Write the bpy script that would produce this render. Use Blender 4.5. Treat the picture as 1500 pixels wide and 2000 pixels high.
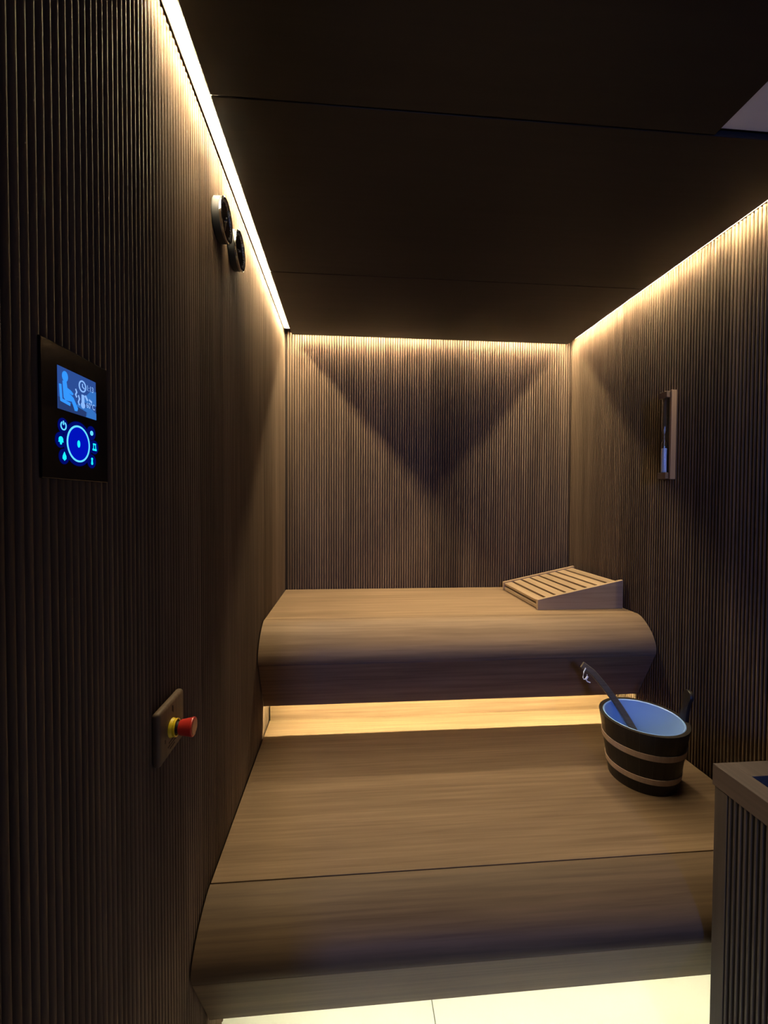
import bpy, bmesh, math, random
from mathutils import Vector, Matrix
random.seed(7)
PI = math.pi
C = bpy.context.scene.collection
scene = bpy.context.scene
for o in list(bpy.data.objects): bpy.data.objects.remove(o)

# ------------------------------------------------------------------ camera
CAM = Vector((0.311, -2.1273, 1.3))
R0, F0, U0 = Vector((0.996681, -0.081410, 0.0)), Vector((0.081387, 0.996401, -0.023698)), Vector((0.001929, 0.023619, 0.999719))
ROLL = 0.0043
Rr = R0*math.cos(ROLL) + U0*math.sin(ROLL)
Ur = U0*math.cos(ROLL) - R0*math.sin(ROLL)
cam = bpy.data.cameras.new('camera')
cam.sensor_fit = 'AUTO'; cam.sensor_width = 36.0; cam.lens = 838.39/2000*36; cam.clip_start = 0.02
co = bpy.data.objects.new('camera', cam); C.objects.link(co)
m = Matrix((Rr, Ur, -F0)).transposed().to_4x4(); m.translation = CAM
co.matrix_world = m
scene.camera = co

# ------------------------------------------------------------------ world, exposure
w = bpy.data.worlds.new('world'); scene.world = w; w.use_nodes = True
bg = w.node_tree.nodes['Background']
bg.inputs[0].default_value = (0.32, 0.36, 0.66, 1); bg.inputs[1].default_value = 0.30
vs = scene.view_settings
vs.view_transform = 'Standard'; vs.look = 'None'; vs.gamma = 1.0; vs.exposure = 0.0; vs.use_curve_mapping = False
scene.cycles.max_bounces = 8; scene.cycles.diffuse_bounces = 5; scene.cycles.glossy_bounces = 4

# unseen cool light, assumed and added outside the doorway to tint the bench blue
cool_light = bpy.data.lights.new('assumed_cool_light', 'AREA'); cool_light.shape = 'RECTANGLE'; cool_light.size = 0.16; cool_light.size_y = 0.5
cool_light.energy = 32.0; cool_light.color = (0.12, 0.26, 1.0)
ho = bpy.data.objects.new('assumed_cool_light', cool_light); C.objects.link(ho); ho.location = (0.70, -4.0, 1.80); ho.rotation_euler = (math.pi/2, 0, 0)
LED_TOP, LED_BENCH, LED_FLOOR = 1450.0, 1250.0, 66.0      # radiance of the LED tapes; their diffuser beds glow far less
LED_COLOR = (1.0, 0.82, 0.50)

# ------------------------------------------------------------------ materials
def mat(name):
    m = bpy.data.materials.new(name); m.use_nodes = True
    return m, m.node_tree.nodes, m.node_tree.links, m.node_tree.nodes['Principled BSDF']
def plain(name, col, rough=0.5, metal=0.0, spec=0.5, noise=0.0, nscale=40):
    m, n, l, b = mat(name)
    b.inputs['Base Color'].default_value = (*col, 1); b.inputs['Roughness'].default_value = rough
    b.inputs['Metallic'].default_value = metal; b.inputs['Specular IOR Level'].default_value = spec
    if noise:
        g = n.new('ShaderNodeNewGeometry'); t = n.new('ShaderNodeTexNoise'); t.inputs['Scale'].default_value = nscale
        l.new(g.outputs['Position'], t.inputs['Vector'])
        r = n.new('ShaderNodeMapRange'); r.inputs[3].default_value = 1-noise; r.inputs[4].default_value = 1+noise
        l.new(t.outputs['Fac'], r.inputs[0])
        mx = n.new('ShaderNodeVectorMath'); mx.operation = 'SCALE'; mx.inputs[0].default_value = col
        l.new(r.outputs[0], mx.inputs['Scale']); l.new(mx.outputs[0], b.inputs['Base Color'])
    return m
def emit(name, col, strength):
    m = bpy.data.materials.new(name); m.use_nodes = True; n = m.node_tree.nodes; n.clear()
    e = n.new('ShaderNodeEmission'); e.inputs[0].default_value = (*col, 1); e.inputs[1].default_value = strength
    o = n.new('ShaderNodeOutputMaterial'); m.node_tree.links.new(e.outputs[0], o.inputs[0])
    return m
def wood(name, dark, light, axis='z', rough=0.55, fine=150, coarse=14, along=1.6, bump=0.15, spec=0.35):
    """straight grained timber: two noises stretched along the grain, toned by the object's own 'tone' value"""
    m, n, l, b = mat(name)
    g = n.new('ShaderNodeNewGeometry')
    def stretched(across, al, detail, off):
        mp = n.new('ShaderNodeMapping')
        s = [across]*3; s['xyz'.index(axis)] = al
        mp.inputs['Scale'].default_value = s; mp.inputs['Location'].default_value = (off, off*1.7, off*0.6)
        l.new(g.outputs['Position'], mp.inputs['Vector'])
        t = n.new('ShaderNodeTexNoise'); t.inputs['Scale'].default_value = 1.0; t.inputs['Detail'].default_value = detail
        t.inputs['Roughness'].default_value = 0.6; t.inputs['Distortion'].default_value = 0.25
        l.new(mp.outputs[0], t.inputs['Vector']); return t
    a, c = stretched(fine, along*2, 4, 3.1), stretched(coarse, along*.6, 3, 7.7)
    ad = n.new('ShaderNodeMath'); ad.operation = 'ADD'; l.new(a.outputs['Fac'], ad.inputs[0]); l.new(c.outputs['Fac'], ad.inputs[1])
    r = n.new('ShaderNodeMapRange'); r.inputs[1].default_value = 0.70; r.inputs[2].default_value = 1.30
    l.new(ad.outputs[0], r.inputs[0])
    mx = n.new('ShaderNodeMix'); mx.data_type = 'RGBA'; mx.inputs[6].default_value = (*dark, 1); mx.inputs[7].default_value = (*light, 1)
    l.new(r.outputs[0], mx.inputs[0])
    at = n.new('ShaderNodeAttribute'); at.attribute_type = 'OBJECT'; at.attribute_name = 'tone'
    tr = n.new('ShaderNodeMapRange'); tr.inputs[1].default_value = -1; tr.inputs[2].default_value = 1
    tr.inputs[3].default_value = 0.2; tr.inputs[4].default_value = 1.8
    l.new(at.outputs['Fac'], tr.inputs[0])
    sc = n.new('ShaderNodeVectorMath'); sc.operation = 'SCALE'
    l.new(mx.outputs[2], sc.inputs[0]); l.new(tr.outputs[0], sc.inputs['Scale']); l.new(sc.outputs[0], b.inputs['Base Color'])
    b.inputs['Roughness'].default_value = rough; b.inputs['Specular IOR Level'].default_value = spec
    if bump:
        bp = n.new('ShaderNodeBump'); bp.inputs['Strength'].default_value = bump; bp.inputs['Distance'].default_value = 0.0008
        l.new(a.outputs['Fac'], bp.inputs['Height']); l.new(bp.outputs[0], b.inputs['Normal'])
    return m

M_SLAT = wood('fluted_thermowood', (0.100, 0.066, 0.044), (0.185, 0.126, 0.084), 'z', rough=0.85, fine=180, coarse=22, spec=0.10)
M_GROOVE = wood('groove_floor_wood', (0.016, 0.010, 0.007), (0.030, 0.019, 0.013), 'z', rough=0.8, bump=0)
M_BENCH = wood('bench_thermowood', (0.135, 0.085, 0.050), (0.250, 0.165, 0.100), 'x', rough=0.55, fine=95, coarse=13, along=1.3, bump=0.2, spec=0.16)
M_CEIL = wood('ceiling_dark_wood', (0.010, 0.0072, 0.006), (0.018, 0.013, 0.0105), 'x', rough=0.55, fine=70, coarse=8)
M_TRIMX = wood('light_aspen_x', (0.28, 0.185, 0.11), (0.40, 0.28, 0.175), 'x', rough=0.5, fine=120, coarse=20)
M_TRIMY = wood('light_aspen_y', (0.28, 0.185, 0.11), (0.40, 0.28, 0.175), 'y', rough=0.5, fine=120, coarse=20)
M_TRIMZ = wood('light_aspen_z', (0.24, 0.15, 0.085), (0.34, 0.225, 0.13), 'z', rough=0.5, fine=120, coarse=20)
M_PLATE = wood('stop_plate_wood', (0.09, 0.056, 0.036), (0.155, 0.102, 0.065), 'z', rough=0.6)
M_STAVE = wood('dark_stave_wood', (0.008, 0.006, 0.005), (0.020, 0.0145, 0.011), 'z', rough=0.45, bump=0.3)
M_BAND = wood('pale_hoop_wood', (0.30, 0.21, 0.16), (0.40, 0.29, 0.22), 'z', rough=0.5)
M_LADLE = wood('ladle_dark_wood', (0.055, 0.042, 0.032), (0.11, 0.085, 0.066), 'x', rough=0.5)
M_HEATW = wood('heater_guard_wood_z', (0.034, 0.026, 0.022), (0.062, 0.048, 0.040), 'z', rough=0.6)
M_HEATY = wood('heater_guard_wood_y', (0.055, 0.038, 0.030), (0.095, 0.067, 0.052), 'y', rough=0.6)
M_TILE = plain('cream_floor_tile', (0.80, 0.80, 0.70), 0.35, noise=0.05, nscale=5)
M_GROUT = plain('grout', (0.45, 0.45, 0.38), 0.9)
M_ALU = plain('aluminium_profile', (0.62, 0.60, 0.55), 0.4, metal=0.9)
M_SHIELD = plain('pale_heat_shield', (0.80, 0.80, 0.82), 0.45, metal=0.0, noise=0.08, nscale=6)
M_LINER = plain('pale_blue_liner', (0.24, 0.40, 0.76), 0.35)
M_LOOP = plain('pale_cord', (0.80, 0.82, 0.92), 0.6)
M_BLACKGLASS = plain('black_glass', (0.004, 0.004, 0.006), 0.10, spec=0.15)
M_BLACK = plain('matt_black', (0.010, 0.010, 0.011), 0.6)
M_INK = plain('burnt_ink', (0.03, 0.018, 0.012), 0.8)
M_CHROME = plain('polished_steel', (0.80, 0.80, 0.78), 0.12, metal=1.0)
M_DIAL = plain('dark_dial_glass', (0.012, 0.014, 0.018), 0.15, spec=0.5)
M_TICK = plain('dial_print', (0.30, 0.31, 0.33), 0.5)
M_YEL = plain('yellow_plastic', (0.80, 0.58, 0.01), 0.35)
M_RED = plain('red_plastic', (0.60, 0.035, 0.025), 0.32)
M_REDFACE = plain('pale_red_face', (0.50, 0.12, 0.08), 0.4)  # paler, browner red on the button's end face
M_SAND = plain('blue_sand', (0.74, 0.84, 0.97), 0.9)
M_PRINT = plain('white_scale_print', (0.75, 0.78, 0.85), 0.6)
M_STEEL = plain('heater_dark_steel', (0.012, 0.012, 0.013), 0.5, metal=0.3)
M_PLASTER = plain('outer_plaster', (0.35, 0.34, 0.33), 0.9)
M_LED = (emit('led_tape_top', LED_COLOR, LED_TOP), emit('led_bed_top', LED_COLOR, 3.0))
M_LEDB = (emit('led_tape_bench', (1.0, 0.84, 0.44), LED_BENCH), emit('led_bed_bench', (1.0, 0.84, 0.44), 4.0))
M_LEDF = (emit('led_tape_floor', (1.0, 0.93, 0.64), LED_FLOOR), emit('led_bed_floor', (1.0, 0.93, 0.64), 4.0))
M_SCREEN = emit('screen_backlight', (0.025, 0.075, 0.30), 1.0)
M_SCRDIM = emit('screen_dim_area', (0.020, 0.045, 0.16), 1.0)
M_SCRMID = emit('screen_mid_area', (0.035, 0.17, 0.55), 1.0)
M_SCRPERS = emit('screen_bright_blue', (0.035, 0.30, 1.0), 1.05)
M_SCRTXT = emit('screen_pale_blue', (0.26, 0.50, 1.0), 1.0)
M_SCRDARK = emit('screen_dark_blue', (0.006, 0.035, 0.22), 1.0)
M_TOUCH = emit('touch_ring_light', (0.10, 0.55, 1.0), 1.4)
M_ICON = emit('touch_icon_light', (0.01, 0.72, 1.0), 1.3)
M_WHEEL = emit('touch_wheel_backlight', (0.0, 0.006, 0.50), 1.0)
M_HALO = emit('icon_halo_glow', (0.0, 0.003, 0.14), 1.0)  # painted halo round wheel and icons, as dim emission
def glass():
    m, n, l, b = mat('clear_glass')
    b.inputs['Roughness'].default_value = 0.02; b.inputs['Transmission Weight'].default_value = 1.0; b.inputs['IOR'].default_value = 1.45
    b.inputs['Base Color'].default_value = (0.97, 0.98, 1.0, 1)
    return m
M_GLASS = glass()

# ------------------------------------------------------------------ mesh helpers
class MB:
    def __init__(s): s.v = []; s.f = []
    def add(s, vs, fs):
        k = len(s.v); s.v += [tuple(p) for p in vs]; s.f += [tuple(i+k for i in f) for f in fs]; return s
    def box(s, x0, x1, y0, y1, z0, z1):
        vs = [(x, y, z) for x in (x0, x1) for y in (y0, y1) for z in (z0, z1)]
        return s.add(vs, [(0,1,3,2), (4,6,7,5), (0,4,5,1), (2,3,7,6), (0,2,6,4), (1,5,7,3)])
    def prism(s, prof, d, place):
        """extrude a closed profile [(a,b)...] from d[0] to d[1]; place(a,b,t) -> xyz"""
        n = len(prof)
        vs = [place(a, b, d[0]) for a, b in prof] + [place(a, b, d[1]) for a, b in prof]
        fs = [tuple(range(n))[::-1], tuple(range(n, 2*n))] + [(i, (i+1) % n, n+(i+1) % n, n+i) for i in range(n)]
        return s.add(vs, fs)
    def lathe(s, prof, place, seg=32, closed=False):
        """prof [(r,h)...] revolved; place(ca*r, sa*r, h) -> xyz"""
        n = len(prof); vs = []; fs = []
        for k in range(seg):
            a = 2*PI*k/seg
            vs += [place(r*math.cos(a), r*math.sin(a), h) for r, h in prof]
        for k in range(seg):
            q = (k+1) % seg
            for i in range(n if closed else n-1):
                j = (i+1) % n
                fs.append((k*n+i, q*n+i, q*n+j, k*n+j))
        if not closed:
            if prof[0][0] > 1e-6: fs.append(tuple(k*n for k in range(seg))[::-1])
            if prof[-1][0] > 1e-6: fs.append(tuple(k*n+n-1 for k in range(seg)))
        return s.add(vs, fs)
    def tube(s, pts, r, seg=8, flat=None):
        """sweep round (or flat=(w,t) rectangular) section along points"""
        pts = [Vector(p) for p in pts]; rings = []
        up0 = flat[2] if flat else Vector((0, 0, 1))
        for i, p in enumerate(pts):
            t = (pts[min(i+1, len(pts)-1)]-pts[max(i-1, 0)]).normalized()
            a = t.cross(up0)
            if a.length < 1e-4: a = t.cross(Vector((1, 0, 0)))
            a.normalize(); b = a.cross(t).normalized()
            if flat:
                wd = flat[0][i] if isinstance(flat[0], (list, tuple)) else flat[0]
                hw, ht = wd/2, flat[1]/2; c = min(hw, ht)*.5
                sec = [(-hw+c, -ht), (hw-c, -ht), (hw, -ht+c), (hw, ht-c), (hw-c, ht), (-hw+c, ht), (-hw, ht-c), (-hw, -ht+c)]
            else:
                rr = r[i] if isinstance(r, (list, tuple)) else r
                sec = [(rr*math.cos(2*PI*k/seg), rr*math.sin(2*PI*k/seg)) for k in range(seg)]
            rings.append([p+a*x+b*y for x, y in sec])
        n = len(rings[0]); vs = [q for rg in rings for q in rg]; fs = []
        for i in range(len(rings)-1):
            fs += [(i*n+k, i*n+(k+1) % n, (i+1)*n+(k+1) % n, (i+1)*n+k) for k in range(n)]
        fs += [tuple(range(n))[::-1], tuple(range((len(rings)-1)*n, len(rings)*n))]
        return s.add(vs, fs)
    def mesh(s, name, m, bevel=0.0, smooth=None, bseg=2):
        me = bpy.data.meshes.new(name); me.from_pydata(s.v, [], s.f)
        bm = bmesh.new(); bm.from_mesh(me)
        bmesh.ops.remove_doubles(bm, verts=bm.verts, dist=1e-6)
        bmesh.ops.recalc_face_normals(bm, faces=bm.faces)
        if bevel:
            es = [e for e in bm.edges if len(e.link_faces) == 2 and e.calc_face_angle(0) > 0.6]
            bmesh.ops.bevel(bm, geom=es, offset=bevel, segments=bseg, affect='EDGES', profile=0.5)
        bm.to_mesh(me); bm.free()
        if smooth:
            for p in me.polygons: p.use_smooth = True
            me.set_sharp_from_angle(angle=smooth)
        me.materials.append(m); return me
    def build(s, name, m, parent=None, bevel=0.0, smooth=None, tone=0.0, bseg=2):
        return put(name, s.mesh(name, m, bevel, smooth, bseg), parent, tone=tone)
def put(name, me, parent=None, loc=(0,0,0), rz=0.0, tone=0.0):
    o = bpy.data.objects.new(name, me); C.objects.link(o)
    o.parent = parent; o.location = loc; o.rotation_euler = (0, 0, rz); o['tone'] = tone
    return o
def tag(o, label=None, cat=None, group=None, kind=None):
    if label: o['label'] = label
    if cat: o['category'] = cat
    if group: o['group'] = group
    if kind: o['kind'] = kind
    return o
def thing(name, label, cat, loc=(0,0,0), rz=0.0, group=None):
    o = bpy.data.objects.new(name, None); C.objects.link(o); o.empty_display_size = .05
    o.location = loc; o.rotation_euler = (0, 0, rz)
    return tag(o, label, cat, group)
XYZ = lambda a, b, c: (a, b, c)
XH = lambda a, b, h: (h, a, b)          # axis along +x

# ------------------------------------------------------------------ room numbers
W = 1.44; YF = -2.30; ZS = 2.142; ZC = 2.093; ZT = 2.142; GAP = 0.0385
PITCH = 0.012; BW = 0.168; SB = 14       # flute pitch, board width, flutes per board

# ------------------------------------------------------------------ fluted walls
SEC = [(-.0041, .0065), (-.0041, .0046), (-.0037, .0026), (-.0027, .0010), (-.0014, .0002), (.0014, .0002), (.0027, .0010), (.0037, .0026), (.0041, .0046), (.0041, .0065)]
def slat_section(mb, s, z0, z1):
    return mb.prism([(s+a, b) for a, b in SEC], (z0, z1), XYZ)
ME_SLAT = slat_section(MB(), 0, 0, ZT).mesh('slat', M_SLAT, smooth=0.9)
def fluted_wall(name, backing, origin, rz, length, offset, single, tones, label):
    """backing box = wall; boards 168 mm wide set along it; flutes nearest the camera are single slats"""
    wl = tag(backing.build(name, M_GROOVE), label, None, None, 'structure')
    s0 = offset - BW if offset > 0 else 0.0; k = 0
    while s0 < length - 1e-6:
        a, b = max(0.0, s0), min(length, s0+BW)
        if b - a > .004:
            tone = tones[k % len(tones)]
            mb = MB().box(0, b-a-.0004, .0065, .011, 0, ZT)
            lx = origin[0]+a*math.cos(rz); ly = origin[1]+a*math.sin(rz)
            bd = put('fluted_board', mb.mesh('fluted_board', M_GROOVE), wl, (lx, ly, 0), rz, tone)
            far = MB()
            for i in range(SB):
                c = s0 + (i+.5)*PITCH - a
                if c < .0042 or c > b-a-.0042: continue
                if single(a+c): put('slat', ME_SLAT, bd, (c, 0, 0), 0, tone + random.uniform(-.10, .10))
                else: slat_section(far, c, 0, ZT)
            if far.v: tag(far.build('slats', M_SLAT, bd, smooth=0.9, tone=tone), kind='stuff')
        s0 += BW; k += 1
    return wl
LEN = -YF
TL = [-.05, -.2, .1, -.2, -.1, -.15, 0.0, -.30, .05, -.15, -.05, -.3, .0, -.12, .1]
# left wall: s runs along +y from the front wall
fluted_wall('wall_left', MB().box(-.05, -.011, YF, .011, 0, ZS), (0, YF), PI/2, LEN, 0.10, lambda s: -1.80 < YF+s < -1.12, TL, 'left wall of dark vertical fluted wood')
# right wall: s runs along -y from the back wall
fluted_wall('wall_right', MB().box(W+.011, W+.05, YF, .011, 0, ZS), (W, 0), -PI/2, LEN, 0.08, lambda s: .58 < s < 1.20, [.05, -.08, -.05, -.32, -.22, -.38, -.18, -.34, -.45, -.25, -.4, -.3, -.3, -.3], 'right wall of dark vertical fluted wood')  # tones drop past the first boards, dimmer light put into the wood colour
fluted_wall('wall_back', MB().box(-.05, W+.05, .011, .05, 0, ZS), (0, 0), 0, W, 0.0455, lambda s: False, [.1, .1, 0, .15, .05, -.45, -.08, .12, -.02, .1], 'back wall of brown vertical fluted wood above the bench')
for k, (x0, x1) in enumerate(((-.011, .0005), (W-.0005, W+.011))):
    tag(MB().box(x0, x1, -.0005, .011, 0, ZT).build('trim_%d' % (k+1), M_SLAT), kind='structure')
# front wall (behind the camera); assumed doorway, jamb placed to cut the cool light
wf = MB().box(-.05, .41, YF-.05, YF, 0, ZS); wf.box(1.36, W+.05, YF-.05, YF, 0, ZS); wf.box(.41, 1.36, YF-.05, YF, 2.02, ZS)
tag(wf.build('wall_front', M_GROOVE), kind='structure')

# ------------------------------------------------------------------ floor of cream tiles
fl = tag(MB().box(-.05, W+.05, YF-.05, .05, -.06, -.008).build('floor', M_GROUT), 'pale cream tiled floor lit under the bench', kind='structure')
TX = 0.5292
for x0, x1 in ((-.011, TX-.0012), (TX+.0012, W+.011)):
    for j in range(-4, 1):
        y0, y1 = max(j*.6-.28+.0012, YF-.05), min(j*.6-.28+.5988, .011)
        if y1-y0 > .01: MB().box(x0, x1, y0, y1, -.008, 0).build('floor_tile', M_TILE, fl, bevel=.0008, bseg=1)

# ------------------------------------------------------------------ ceiling: slab with dropped dark boards, gap all round for the light
cl = tag(MB().box(-.05, W+.05, YF-.05, .05, ZS, ZS+.05).build('ceiling', M_BLACK), 'dark ceiling of broad wooden boards with a lit gap round the edge', kind='structure')
Y1, Y2 = -.599, -1.2435; NX, NY = 1.0945, -1.66
g = .0014
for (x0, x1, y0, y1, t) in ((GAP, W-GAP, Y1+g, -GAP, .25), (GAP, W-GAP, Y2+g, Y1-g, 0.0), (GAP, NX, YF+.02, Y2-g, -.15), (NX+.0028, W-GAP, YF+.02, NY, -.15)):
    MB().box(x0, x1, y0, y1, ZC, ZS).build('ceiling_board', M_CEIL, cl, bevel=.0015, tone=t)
hs = thing('heat_shield', 'pale grey plate let into the dark ceiling above the heater', 'heat shield', (NX+.17, (NY+Y2)/2, ZC+.012))
def rel(mb, root):
    L = root.location; mb.v = [(x-L.x, y-L.y, z-L.z) for x, y, z in mb.v]; return mb
rel(MB().box(NX+.006, W-GAP, NY+.004, Y2-.004, ZC+.012, ZS), hs).build('plate', M_SHIELD, hs, bevel=.001)
rel(MB().box(NX+.006, W-GAP, NY+.004, NY+.010, ZC+.004, ZC+.013), hs).build('edge_strip', M_SHIELD, hs)

# ------------------------------------------------------------------ linear lights
def led(name, label, p0, p1, depth, m, tape, tilt=0.0, group='warm white LED strips', parent=None):
    """channel facing down; p0,p1 = opposite (x,y) corners, z = depth[0] (bed face) .. depth[1]; tape = (lo, hi) across"""
    (x0, y0), (x1, y1) = p0, p1; z0, z1 = depth
    lx = (x1-x0) > (y1-y0); e = .0016
    ch = MB()
    if lx: ch.box(x0, x1, y0, y0+e, z0-.0025, z1); ch.box(x0, x1, y1-e, y1, z0-.0025, z1)
    else: ch.box(x0, x0+e, y0, y1, z0-.0025, z1); ch.box(x1-e, x1, y0, y1, z0-.0025, z1)
    ch.box(x0, x1, y0, y1, z1-.002, z1)
    if parent is None:
        t = thing(name, label, 'light', ((x0+x1)/2, (y0+y1)/2, z1), group=group); base = t
        rel(ch, base).build('channel', M_ALU, t)
    else:
        base = parent; t = rel(ch, base).build(name, M_ALU, parent)
    hw, cx_ = (tape[1]-tape[0])/2, (tape[0]+tape[1])/2; c, sn = math.cos(tilt), math.sin(tilt); zc = z0-abs(hw*sn)-.0006
    pf = [(cx_-hw*c, zc-hw*sn), (cx_+hw*c, zc+hw*sn), (cx_+hw*c-.0004*sn, zc+hw*sn+.0004*c), (cx_-hw*c-.0004*sn, zc-hw*sn+.0004*c)]
    if lx:
        d = MB().box(x0+.003, x1-.003, y0+e, y1-e, z0, z0+.003); q = MB().prism(pf, (x0+.003, x1-.003), lambda a, b, t: (t, a, b))
    else:
        d = MB().box(x0+e, x1-e, y0+.003, y1-.003, z0, z0+.003); q = MB().prism(pf, (y0+.003, y1-.003), lambda a, b, t: (a, t, b))
    rel(d, base).build('diffuser', m[1], t); rel(q, base).build('led_tape', m[0], t)
    for q in (0, 1):
        c = MB()
        if lx: c.box(x0 if q == 0 else x1-.003, x0+.003 if q == 0 else x1, y0, y1, z0-.0025, z1)
        else: c.box(x0, x1, y0 if q == 0 else y1-.003, y0+.003 if q == 0 else y1, z0-.0025, z1)
        rel(c, base).build('end_cap', M_ALU, t)
    return t
led('light_strip', 'bright LED strip running along the top of the left wall', (.003, -1.44), (.031, -.046), (2.120, ZS), M_LED, (.0155, .0189), .52)
led('light_strip', 'LED strip hidden in the ceiling gap along the back wall', (.045, -.031), (W-.045, -.003), (2.120, ZS), M_LED, (-.0189, -.0155), -.52)
led('light_strip', 'LED strip hidden in the ceiling gap along the right wall', (W-.031, -1.09), (W-.003, -.046), (2.120, ZS), M_LED, (W-.0189, W-.0155), -.52)

# ------------------------------------------------------------------ benches
def bez(p0, p1, p2, p3, n):
    out = []
    for i in range(n+1):
        t = i/n; u = 1-t
        out.append((u*u*u*p0[0]+3*u*u*t*p1[0]+3*u*t*t*p2[0]+t*t*t*p3[0], u*u*u*p0[1]+3*u*u*t*p1[1]+3*u*t*t*p2[1]+t*t*t*p3[1]))
    return out
def bench(name, label, yb, ys, zt, ynose, znose, ye, ze, x0, x1, tone, nose_tone):
    """all y given as distance from the back wall; profile in (d, z)"""
    t = thing(name, label, 'bench', ((x0+x1)/2, -(yb+ye)/2, 0))
    TH = .028
    def ext(prof, nm, tone, smooth=None, bevel=0.0):
        mb = MB().prism(prof, (x0, x1), lambda d, z, x: (x, -d, z))
        return rel(mb, t).build(nm, M_BENCH, t, smooth=smooth, bevel=bevel, tone=tone)
    ext([(yb, zt), (ys-.0016, zt), (ys-.0016, zt-TH), (yb, zt-TH)], 'top_board', tone+.05, bevel=.0012)
    dx, dz = ye-ynose, ze-znose; L = math.hypot(dx, dz); ux, uz = dx/L, dz/L
    k = .052
    cur = bez((ys+.0016, zt), (ys+k, zt), (ynose-ux*k*1.05, znose-uz*k*1.05), (ynose, znose), 22)
    inner = []
    for i, p in enumerate(cur):
        a = cur[max(i-1, 0)]; b = cur[min(i+1, len(cur)-1)]
        nx, nz = b[1]-a[1], -(b[0]-a[0]); l = math.hypot(nx, nz); inner.append((p[0]+nx/l*TH*.8, p[1]+nz/l*TH*.8))
    ext(cur+inner[::-1], 'curved_nosing', tone+nose_tone, smooth=.5)
    nx, nz = uz, -ux                            # inward normal of the sloped board
    s = .0024
    a = (ynose+ux*s, znose+uz*s); b = (ye, ze)
    ext([a, b, (b[0]+nx*.02, b[1]+nz*.02), (a[0]+nx*.02, a[1]+nz*.02)], 'front_board', tone-.06 if tone > 0 else tone+.12, bevel=.0012)
    return t, TH
UB, TH = bench('upper_bench', 'upper wooden bench with rounded front edge against the back wall', .003, .539, .868, .648, .740, .5535, .554, .004, W-.004, .10, -.02)
rs = MB().box(.006, 1.405, -.437, -.415, 0, .868-TH)
rel(rs, UB).build('riser_board', M_BENCH, UB, tone=.05)
LB, TH = bench('lower_bench', 'wide lower wooden bench with rounded front edge in the foreground', .4375, 1.158, .4434, 1.276, .345, 1.169, .1425, .004, W-.004, -.40, -.24)  # darker tones than above carry the weaker light here, most on the nosing
rel(MB().box(.006, W-.006, -.86, -.83, 0, .4434-TH), LB).build('support_board', M_BENCH, LB)
led('light_strip', '', (.01, -.540), (W-.01, -.518), (.612, .630), M_LEDB, (-.530, -.5275), parent=UB)
led('light_strip', '', (.01, -1.115), (W-.01, -1.090), (.190, .208), M_LEDF, (-1.106, -1.098), parent=LB)
for root, yy, z1, zt2 in ((UB, -.529, .630, .868-TH), (LB, -1.1025, .208, .4434-TH)):
    for x in (.2, .72, 1.24): rel(MB().box(x, x+.03, yy-.01, yy+.01, z1, zt2), root).build('light_bracket', M_BENCH, root)

# ------------------------------------------------------------------ slatted headrest on the upper bench
hr = thing('headrest', 'sloping slatted wooden headrest at the right end of the upper bench', 'headrest', (1.2475, -.27, .868))
X0, X1, Z0, ZL, ZH = 1.068, 1.427, .868, .9085, .985
for y0 in (-.468, -.086):
    mb = MB().prism([(X0, Z0), (X1, Z0), (X1, ZH), (X0, ZL)], (y0, y0+.016), lambda a, b, t: (a, t, b))
    rel(mb, hr).build('side_rail', M_TRIMX, hr, bevel=.0012, tone=.0 if y0 < -.2 else .1)
sl = (ZH-ZL)/(X1-X0); ang = math.atan(sl); Lr = (X1-X0)/math.cos(ang)
for i in range(8):
    a0 = .004+i*(Lr-.006)/8; a1 = a0+(Lr-.006)/8-.0112
    prof = []
    for a, n in ((a0, -.006), (a1, -.006), (a1, -.017), (a0, -.017)):
        prof.append((X0+a*math.cos(ang)-n*math.sin(ang), ZL+a*math.sin(ang)+n*math.cos(ang)))
    mb = MB().prism(prof, (-.452, -.086), lambda p, q, t: (p, t, q))
    rel(mb, hr).build('slat', M_TRIMY, hr, bevel=.0012, tone=random.uniform(-.08, .12))
for x0, x1, z0, z1 in ((X0+.004, X0+.022, .871, .884), (X1-.024, X1-.006, .90, .955)):
    rel(MB().box(x0, x1, -.452, -.086, z0, z1), hr).build('cross_bar', M_TRIMY, hr, bevel=.001)

# ------------------------------------------------------------------ bucket with ladle
BX, BY, BZ = 1.2305, -.868, .4434
bk = thing('sauna_bucket', 'dark wooden bucket with two pale hoops and pale blue liner on lower bench', 'bucket', (BX, BY, BZ))
H = .190; RB, RT = .0955, .1245; EX, EY = .97, 1.03
def rad(z): return RB+(RT-RB)*z/H
NS = 20
EAR = 17.0/20*2*PI                                  # direction of the long stave (towards +x, slightly back)
EAR = math.atan2(-.03, .12)
for i in range(NS):
    a0 = EAR-PI/NS+2*PI*i/NS+.0012; a1 = EAR+PI/NS+2*PI*i/NS-.0012
    zs = [0, H]; top = H
    mb = MB(); seg = 4; vs = []; fs = []
    for z in (0.0, H*.5, H):
        for j in range(seg+1):
            a = a0+(a1-a0)*j/seg
            for r in (rad(z), rad(z)-.011): vs.append((r*math.cos(a)*EX, r*math.sin(a)*EY, z))
    n = (seg+1)*2
    for lv in range(2):
        for j in range(seg):
            o = lv*n+j*2
            fs += [(o, o+2, o+2+n, o+n), (o+1, o+1+n, o+3+n, o+3)]
        fs += [(lv*n, lv*n+n, lv*n+n+1, lv*n+1), (lv*n+n-2, lv*n+n-1, lv*n+2*n-1, lv*n+2*n-2)]
    for j in range(seg):
        o = j*2; fs.append((o, o+1, o+3, o+2)); o = 2*n+j*2; fs.append((o, o+2, o+3, o+1))
    mb.add(vs, fs).build('stave', M_STAVE, bk, smooth=.5, tone=random.uniform(-.15, .25))
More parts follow.
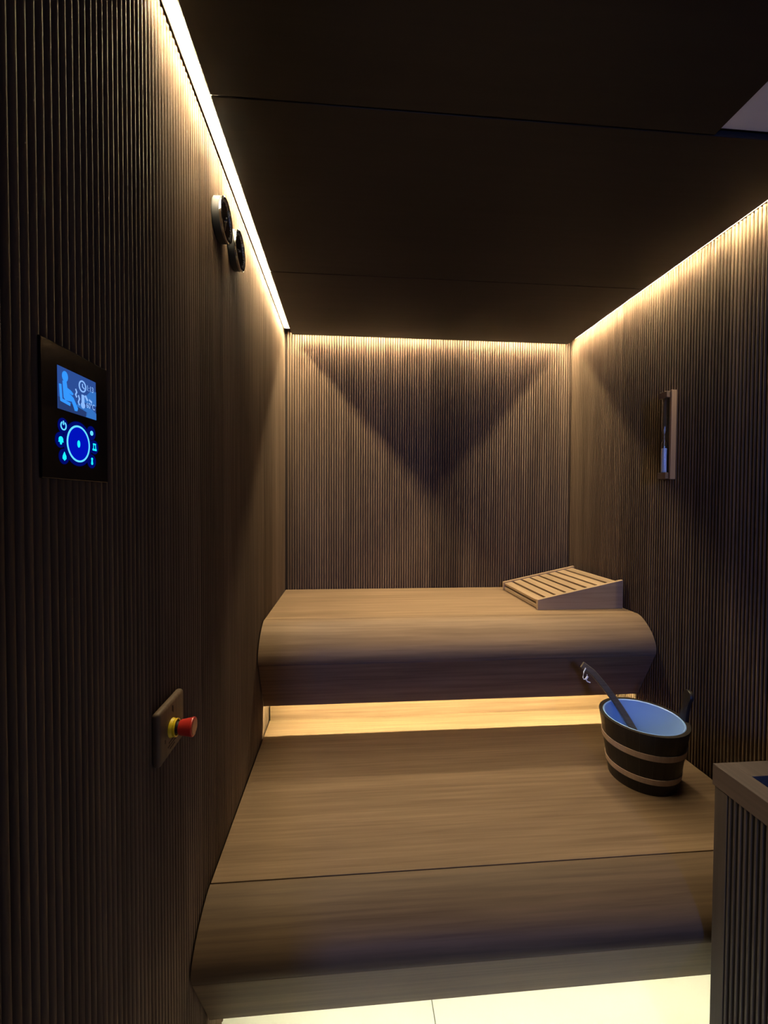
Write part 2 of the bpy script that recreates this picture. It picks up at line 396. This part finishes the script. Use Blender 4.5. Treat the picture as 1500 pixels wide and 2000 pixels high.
# the long stave that ends in a rounded grip
pr = []
for k in range(13):
    a = PI*k/12; pr.append((.0215*math.cos(a), H+.070+.0215*math.sin(a)))
pr = [(.0190, H-.004), (.0150, H+.03), (.0170, H+.055)] + pr + [(-.0170, H+.055), (-.0150, H+.03), (-.0190, H-.004)]
ca, sa = math.cos(EAR), math.sin(EAR)
def earp(a, z, t):
    r = rad(z)-.0115*t
    return ((r*ca-a*sa)*EX, (r*sa+a*ca)*EY, z)
MB().prism(pr, (0.02, .98), earp).build('grip_stave', M_STAVE, bk, bevel=.002, smooth=.6, tone=.2)
for z0, z1 in ((.036, .053), (.112, .130)):
    prof = [(rad(z0)+.0002, z0), (rad(z0)+.0026, z0), (rad(z1)+.0026, z1), (rad(z1)+.0002, z1)]
    MB().lathe(prof, lambda x, y, z: (x*EX, y*EY, z), 64, True).build('hoop', M_BAND, bk, smooth=.5)
RI = lambda z: rad(z)-.0125
prof = [(RI(.012), .012), (RI(H-.006), H-.006), (RI(H)+.001, H-.0015), (RI(H)-.001, H+.0005), (RI(H)-.004, H-.002), (RI(.018)-.003, .018), (0, .018)]
MB().lathe(prof, lambda x, y, z: (x*EX, y*EY, z), 64).build('liner', M_LINER, bk, smooth=.6)

ld = thing('ladle', 'dark wooden ladle leaning in the bucket with a pale cord loop', 'ladle', (1.2918, -.8032, .475))
Pin, Ptip = Vector((1.2918, -.8032, .475)), Vector((1.106, -.735, .760))
sag = Vector((.55, .10, .62)).normalized()
pts = []
for i in range(15):
    t = i/14; p = Pin.lerp(Ptip, t)+sag*(.016*math.sin(PI*t)) - Vector((0, 0, .012))*max(0, t-.86)/.14
    pts.append(p)
hv = (Ptip-Pin).normalized(); view = (Pin-CAM).normalized()
updir = (sag-hv*sag.dot(hv)).normalized()
wd = [.018+.006*max(0, (i-7)/7) for i in range(15)]
rel(MB().tube(pts, 0, flat=(.0105, .021, updir)), ld).build('handle', M_LADLE, ld, smooth=.7, tone=.2)
bc = Vector((1.262, -.842, .484))
bowl = MB().lathe([(.0, .0), (.022, .002), (.034, .012), (.037, .026), (.0345, .026), (.031, .013), (.020, .005), (0, .0035)], lambda x, y, z: (bc.x+x, bc.y+y, bc.z-.021+z), 24)
rel(bowl, ld).build('bowl', M_LADLE, ld, smooth=.6)
tp = pts[-1]
Q = lambda *l: [tp+Vector((x, -.012, z)) for x, z in l]
mb = MB().tube(Q((.006, -.008), (-.001, -.020), (-.004, -.040), (-.001, -.046), (.008, -.046), (.012, -.040), (.0105, -.030)), .0018, 6)
mb.tube(Q((.006, -.046), (.012, -.054), (.022, -.058)), .0020, 6); mb.tube(Q((.0075, -.045), (.013, -.036)), .0034, 6)
rel(mb, ld).build('hanging_cord', M_LOOP, ld, smooth=.8)

# ------------------------------------------------------------------ control panel on the left wall
cp = thing('control_panel', 'black glass sauna control panel glowing blue on the left wall', 'control panel', (0, -1.6085, 1.3943))
PT = .003; PK = 1.03
MB().box(.0, PT, -.0595, .0595, -.0715, .0715).build('housing', M_BLACKGLASS, cp, bevel=.0008)
PY, PZ = -1.6235, 1.3915
def flat(polys, depth, thick=.0004):
    mb = MB()
    for poly in polys: mb.prism([((y-PY)*PK, (z-PZ)*PK) for y, z in poly], (depth-thick, depth), lambda a, b, t: (t, a, b))
    return mb
def disc(y, z, r, n=24, ry=None): return [(y+r*math.cos(2*PI*k/n), z+(ry or r)*math.sin(2*PI*k/n)) for k in range(n)]
def ringq(y, z, r0, r1, a0=0, a1=2*PI, n=32):
    out = []
    for k in range(n):
        p, q = a0+(a1-a0)*k/n, a0+(a1-a0)*(k+1)/n
        out.append([(y+r0*math.cos(p), z+r0*math.sin(p)), (y+r1*math.cos(p), z+r1*math.sin(p)), (y+r1*math.cos(q), z+r1*math.sin(q)), (y+r0*math.cos(q), z+r0*math.sin(q))])
    return out
def stroke(pts, w):
    out = []
    for (a, b), (c, d) in zip(pts, pts[1:]):
        l = math.hypot(c-a, d-b) or 1; nx, ny = -(d-b)/l*w/2, (c-a)/l*w/2; ex, ey = (c-a)/l*w*.3, (d-b)/l*w*.3
        out.append([(a-ex+nx, b-ey+ny), (a-ex-nx, b-ey-ny), (c+ex-nx, d+ey-ny), (c+ex+nx, d+ey+ny)])
    return out
# screen: its content laid out on a unit square (u right, v up)
SY0, SY1, SZ0, SZ1 = -1.6572, -1.5905, 1.3950, 1.4393
def S(u, v): return (SY0+(SY1-SY0)*u, SZ0+(SZ1-SZ0)*v)
def SP(l): return [S(u, v) for u, v in l]
ASP = (SY1-SY0)/(SZ1-SZ0)
sc_ = flat([SP([(0, 0), (1, 0), (1, 1), (0, 1)])], PT+.0004).build('screen', M_SCREEN, cp)
d = PT+.0007
flat([SP([(0, 0), (.72, 0), (.75, .13), (.36, .20), (0, .28)])], d).build('dim_area', M_SCRDIM, sc_)
flat([SP([(.70, 0), (1, 0), (1, .17), (.74, .33)]), SP([(.45, .20), (.73, .12), (.74, .22), (.50, .29)]), SP([(.66, .36), (1, .36), (1, .74), (.84, .70), (.70, .52)])], d).build('bright_area', M_SCRMID, sc_)
d = PT+.0010
pp = [disc(*S(.165, .80), .0046, 24, .0055)]
pp += [SP([(.105, .68), (.195, .70), (.215, .55), (.30, .52), (.37, .46), (.34, .42), (.23, .45), (.32, .40), (.37, .36), (.48, .14), (.46, .07), (.40, .06), (.33, .26), (.17, .24), (.13, .30)])]
pp += stroke(SP([(.05, .56), (.07, .22), (.27, .18)]), .0034)
flat(pp, d).build('seated_figure', M_SCRPERS, sc_)
tx = ringq(*S(.61, .74), .0050, .0066) + stroke(SP([(.61, .80), (.61, .73), (.655, .70)]), .0012)
tx += stroke(SP([(.43, .60), (.455, .54), (.425, .47), (.45, .42)]), .0016)+stroke(SP([(.50, .47), (.525, .40), (.495, .31), (.52, .25)]), .0016)
tx += stroke(SP([(.62, .50), (.62, .33)]), .0048)+[disc(*S(.62, .27), .0036)]
flat(tx, d).build('clock_and_heat_symbols', M_SCRTXT, sc_)
def text_mesh(txt, size):
    cu = bpy.data.curves.new('t', 'FONT'); cu.body = txt; cu.size = size; cu.extrude = 0.0; cu.offset = size*.012
    o = bpy.data.objects.new('t', cu); C.objects.link(o)
    bpy.context.view_layer.update()
    me = bpy.data.meshes.new_from_object(o.evaluated_get(bpy.context.evaluated_depsgraph_get()))
    bpy.data.objects.remove(o); return me
def text_on(txt, size, u, v, name):
    me = text_mesh(txt, size); y0, z0 = S(u, v)
    for vt in me.vertices: vt.co = Vector((PT+.0011, (vt.co.x*.92+y0-PY)*PK, (vt.co.y+z0-PZ)*PK))
    me.materials.clear(); me.materials.append(M_SCRTXT)
    put(name, me, sc_)
text_on('1:13', .0088, .71, .685, 'time_reading')
text_on('60°C', .0088, .70, .245, 'temperature_reading')
flat(stroke(SP([(.69, .52), (.74, .44)]), .0026)+stroke(SP([(.80, .46), (.86, .43)]), .0022), d).build('humidity_reading', M_SCRTXT, sc_)
# touch wheel and icons; dim blue discs paint the halo around them
RY, RZ = -1.6243, 1.3625
keys = ((-1.6494, 1.3782), (-1.6538, 1.3628), (-1.6485, 1.3462), (-1.6000, 1.3782), (-1.5944, 1.3625), (-1.5998, 1.3457))
tp_ = flat([disc(RY, RZ, .0245, 48)], PT+.0004).build('wheel_halo', M_HALO, cp)
for ky, kz in keys: flat([disc(ky, kz, .0082, 24)], PT+.0003).build('icon_halo', M_HALO, tp_)
flat([disc(RY, RZ, .0190, 40)], PT+.0006).build('wheel', M_WHEEL, tp_)
flat(ringq(RY, RZ, .0182, .0202, n=48), PT+.0009).build('touch_ring', M_TOUCH, tp_)
flat([disc(RY, RZ, .0024, 16, .0040)], PT+.0009).build('light_icon', M_ICON, tp_)
flat(ringq(-1.6494, 1.3782, .0034, .0048, PI*.68, PI*2.32, 20)+stroke([(-1.6494, 1.3795), (-1.6494, 1.3830)], .0014), PT+.0009).build('power_icon', M_TOUCH, tp_)
flat([disc(-1.6538, 1.3632, .0034, 16), [(-1.6576, 1.3606), (-1.6500, 1.3606), (-1.6516, 1.3650), (-1.6560, 1.3650)], disc(-1.6538, 1.3594, .0014, 10)], PT+.0009).build('bell_icon', M_ICON, tp_)
flat([[(-1.6485, 1.3512), (-1.6512, 1.3466), (-1.6514, 1.3440), (-1.6485, 1.3418), (-1.6456, 1.3440), (-1.6458, 1.3466)]], PT+.0009).build('drop_icon', M_ICON, tp_)
flat(ringq(-1.6000, 1.3782, .0006, .0028, n=16), PT+.0009).build('clock_icon', M_TOUCH, tp_)
flat(stroke([(-1.5968, 1.3660), (-1.5926, 1.3660)], .0018)+stroke([(-1.5977, 1.3596), (-1.5915, 1.3596)], .0022)+stroke([(-1.5965, 1.3655), (-1.5968, 1.3605)], .0008)+stroke([(-1.5928, 1.3655), (-1.5922, 1.3605)], .0008), PT+.0009).build('bath_icon', M_ICON, tp_)
flat([disc(-1.5998, 1.3483, .0016, 12), disc(-1.5998, 1.3432, .0017, 12), [(-1.6008, 1.3475), (-1.5988, 1.3475), (-1.5985, 1.3435), (-1.6011, 1.3435)]], PT+.0009).build('figure_icon', M_ICON, tp_)

# ------------------------------------------------------------------ emergency stop
es = thing('emergency_stop', 'red emergency stop button on a square wooden plate on the left wall', 'emergency button', (0, -1.380, .918))
MB().box(0, .0135, -.050, .050, -.044, .044).build('plate', M_PLATE, es, bevel=.0055, bseg=4, smooth=.5)
rg = [(.0, .013), (.0150, .013), (.0158, .0145), (.0150, .0170), (.0142, .0190), (.0150, .0215), (.0148, .0235), (.0125, .0235), (.0120, .018), (0, .018)]
MB().lathe(rg, lambda a, b, h: (h, a-.006, b), 32).build('yellow_collar', M_YEL, es, smooth=.5)['label'] = 'yellow collar'
MB().lathe([(0, .017), (.0095, .017), (.0095, .029), (0, .029)], lambda a, b, h: (h, a-.006, b), 24).build('neck', M_BLACK, es, smooth=.5)
rb = MB().lathe([(0, .0275), (.0112, .0275), (.0125, .030), (.0150, .045), (.0160, .0485), (.0155, .0505), (.0135, .0510), (0, .0510)], lambda a, b, h: (h, a-.006, b), 32).build('push_button', M_RED, es, smooth=.5)
rb['label'] = 'red mushroom push button'
MB().lathe([(.0, .0506), (.0120, .0508), (.0125, .0516), (.0085, .0519), (0, .0514)], lambda a, b, h: (h, a-.006, b), 32).build('button_face', M_REDFACE, rb, smooth=.5)
mk = MB()
for y, z0, z1 in ((-.001, .026, .036), (.002, .023, .034)): mk.box(.0135, .0138, y-.0012, y+.0012, z0, z1)
mk.box(.0135, .0138, -.0310, -.0285, -.014, -.008)
for k, (y0, y1) in enumerate(((-.016, .012), (-.020, .016), (-.012, .008))):
    z = -.021-.0055*k; y = y0
    while y < y1:
        ww = random.uniform(.003, .007); mk.box(.0135, .0138, y, min(y+ww, y1), z-.0014, z+.0014); y += ww+.0015
tag(mk.build('burnt_lettering', M_INK, es), kind='stuff')

# ------------------------------------------------------------------ two round gauges on the left wall
def gauge(name, label, yc, zc, r, needle):
    t = thing(name, label, 'gauge', (0, yc, zc), group=None)
    MB().lathe([(0, 0), (r-.002, 0), (r, .002), (r, .017), (r-.001, .019), (0, .019)], XH, 48).build('case', M_BLACK, t, smooth=.5)
    MB().lathe([(r-.0005, .0165), (r+.0012, .0185), (r+.0008, .0225), (r-.0012, .0238), (r-.0045, .0225), (r-.0050, .0185)], XH, 48, True).build('rim', M_CHROME, t, smooth=.8)
    f = MB().lathe([(0, .0185), (r-.0048, .0185), (r-.0048, .0200), (0, .0206)], XH, 48).build('dial', M_DIAL, t, smooth=.8)
    tk = MB()
    for k in range(31):
        a = math.radians(225-270*k/30); l = .006 if k % 5 == 0 else .0035
        c, s_ = math.cos(a), math.sin(a); r1 = r-.0075; r0 = r1-l
        tk.prism([(r0*c-.0004*s_, r0*s_+.0004*c), (r1*c-.0004*s_, r1*s_+.0004*c), (r1*c+.0004*s_, r1*s_-.0004*c), (r0*c+.0004*s_, r0*s_-.0004*c)], (.0200, .0210), lambda p, q, h: (h, p, q))
    tk.build('tick_marks', M_TICK, f)
    a = math.radians(needle); c, s_ = math.cos(a), math.sin(a)
    MB().prism([(-.010*c-.0012*s_, -.010*s_+.0012*c), (r*.68*c, r*.68*s_), (-.010*c+.0012*s_, -.010*s_-.0012*c)], (.0212, .0218), lambda p, q, h: (h, p, q)).build('needle', M_TICK, t)
    MB().lathe([(0, .0200), (.0035, .0200), (.0035, .0228), (.0025, .0238), (0, .0240)], XH, 20).build('hub', M_CHROME, t, smooth=.6)
gauge('thermometer', 'round black dial gauge with steel rim on left wall, nearer the front', -1.0725, 1.9605, .0478, 250)
gauge('hygrometer', 'round black dial gauge with steel rim on left wall, nearer the back corner', -.9435, 1.9640, .0485, 200)

# ------------------------------------------------------------------ sand timer on the right wall
st = thing('sand_timer', 'wooden sand timer with blue sand and glass tube on the right wall', 'sand timer', (W, -.690, 1.5375))
XB = lambda d: -d
def tb(d0, d1, y0, y1, z0, z1): return MB().box(-d1, -d0, y0+.690, y1+.690, z0-1.5375, z1-1.5375)
tb(0, .009, -.7195, -.660, 1.383, 1.692).build('back_board', M_STAVE, st, bevel=.0008, tone=1)
tb(0, .0185, -.7215, -.7125, 1.383, 1.692).build('side_strip', M_TRIMZ, st, bevel=.0008)
for z0, z1 in ((1.668, 1.690), (1.385, 1.407)): tb(.009, .029, -.7115, -.672, z0, z1).build('end_block', M_PLATE, st, bevel=.001)
TD, TYC = .0205, -.693+.690
tubep = []
for i in range(41):
    z = -.1305+.2610*i/40; q = abs(z+.004)
    r = .0098 if q > .028 else .0017+.0081*(math.sin((q/.028-.5)*PI)*.5+.5)
    tubep.append((r, z))
inner = [(r-.0011, z) for r, z in tubep]
tbm = MB().lathe(tubep+inner[::-1], lambda a, b, h: (-TD+a, TYC+b, h), 28, True).build('glass_tube', M_GLASS, st, smooth=.8)
sand = [(0, -.1295)]+[(.0084, -.1295), (.0084, -.046), (.0060, -.0445), (0, -.0440)]
MB().lathe(sand, lambda a, b, h: (-TD+a, TYC+b, h), 28).build('sand_pile', M_SAND, st, smooth=.6)
MB().lathe([(0, -.0445), (.0009, -.0445), (.0005, -.003), (.0005, .004), (.0021, .012), (.0028, .020), (0, .034)], lambda a, b, h: (-TD+a, TYC+b, h), 12).build('falling_sand', M_SAND, st, smooth=.6)
pm = MB()
for z0, z1 in ((1.626, 1.634), (1.610, 1.622), (1.600, 1.604), (1.535, 1.538), (1.470, 1.474), (1.455, 1.466), (1.440, 1.448), (1.428, 1.436)):
    pm.box(-.0094, -.0089, -.7095+.690, -.7065+.690, z0-1.5375, z1-1.5375)
tag(pm.build('scale_print', M_PRINT, st), kind='stuff')

# ------------------------------------------------------------------ heater behind its slatted guard
HX0, HX1, HY0, HY1, HZ = 1.072, W-.003, -1.80, -1.2995, .7555
hg = thing('heater_guard', 'dark slatted wooden heater guard at the right edge beside the lower bench', 'heater guard', ((HX0+HX1)/2, (HY0+HY1)/2, 0))
RZ0 = HZ-.044; RW = .0415
for (x0, x1, y0, y1) in ((HX0, HX0+RW, HY0, HY1), (HX1-RW, HX1, HY0, HY1), (HX0+RW, HX1-RW, HY1-.047, HY1), (HX0+RW, HX1-RW, HY0, HY0+.047)):
    rel(MB().box(x0, x1, y0, y1, RZ0, HZ), hg).build('top_rail', M_HEATY, hg, bevel=.001)
for x0 in (HX0+.003, HX1-.033):
    for y0 in (HY0+.003, HY1-.033):
        rel(MB().box(x0, x0+.027, y0, y0+.030, 0, RZ0), hg).build('corner_post', M_HEATW, hg, bevel=.001)
rel(MB().box(HX0+.014, HX0+.020, HY0+.033, HY1-.033, .02, RZ0), hg).build('backing_panel', M_BLACK, hg)
rel(MB().box(HX0+.030, HX1-.033, HY0+.014, HY0+.020, .02, RZ0), hg).build('backing_panel', M_BLACK, hg)
rel(MB().box(HX0+.030, HX1-.033, HY1-.020, HY1-.014, .02, RZ0), hg).build('backing_panel', M_BLACK, hg)
sm = MB().prism([(0, -.0038), (0, .0038), (-.008, .0038), (-.0105, .0022), (-.0105, -.0022), (-.008, -.0038)], (.02, RZ0), lambda a, b, z: (a, b, z)).mesh('slat', M_HEATW, smooth=.6)
y = HY1-.033-.0052
while y > HY0+.037:
    put('slat', sm, hg, (HX0+.014-hg.location.x, y-hg.location.y, 0), 0, random.uniform(-.15, .15)); y -= .0112
x = HX0+.036
while x < HX1-.036:
    put('slat', sm, hg, (x-hg.location.x, HY0+.014-hg.location.y, 0), PI/2, random.uniform(-.15, .15)); x += .0112
hh = thing('sauna_heater', 'dark steel heater down inside the slatted guard', 'heater', (1.255, -1.55, 0))
rel(MB().box(1.135, 1.385, -1.73, -1.38, .05, .56), hh).build('body', M_STEEL, hh, bevel=.006)
for k in range(9): rel(MB().box(1.15+.026*k, 1.156+.026*k, -1.72, -1.39, .56, .585), hh).build('grille_bar', M_STEEL, hh)
for x in (1.15, 1.35):
    for y in (-1.71, -1.42): rel(MB().box(x, x+.02, y, y+.02, 0, .052), hh).build('foot', M_STEEL, hh)
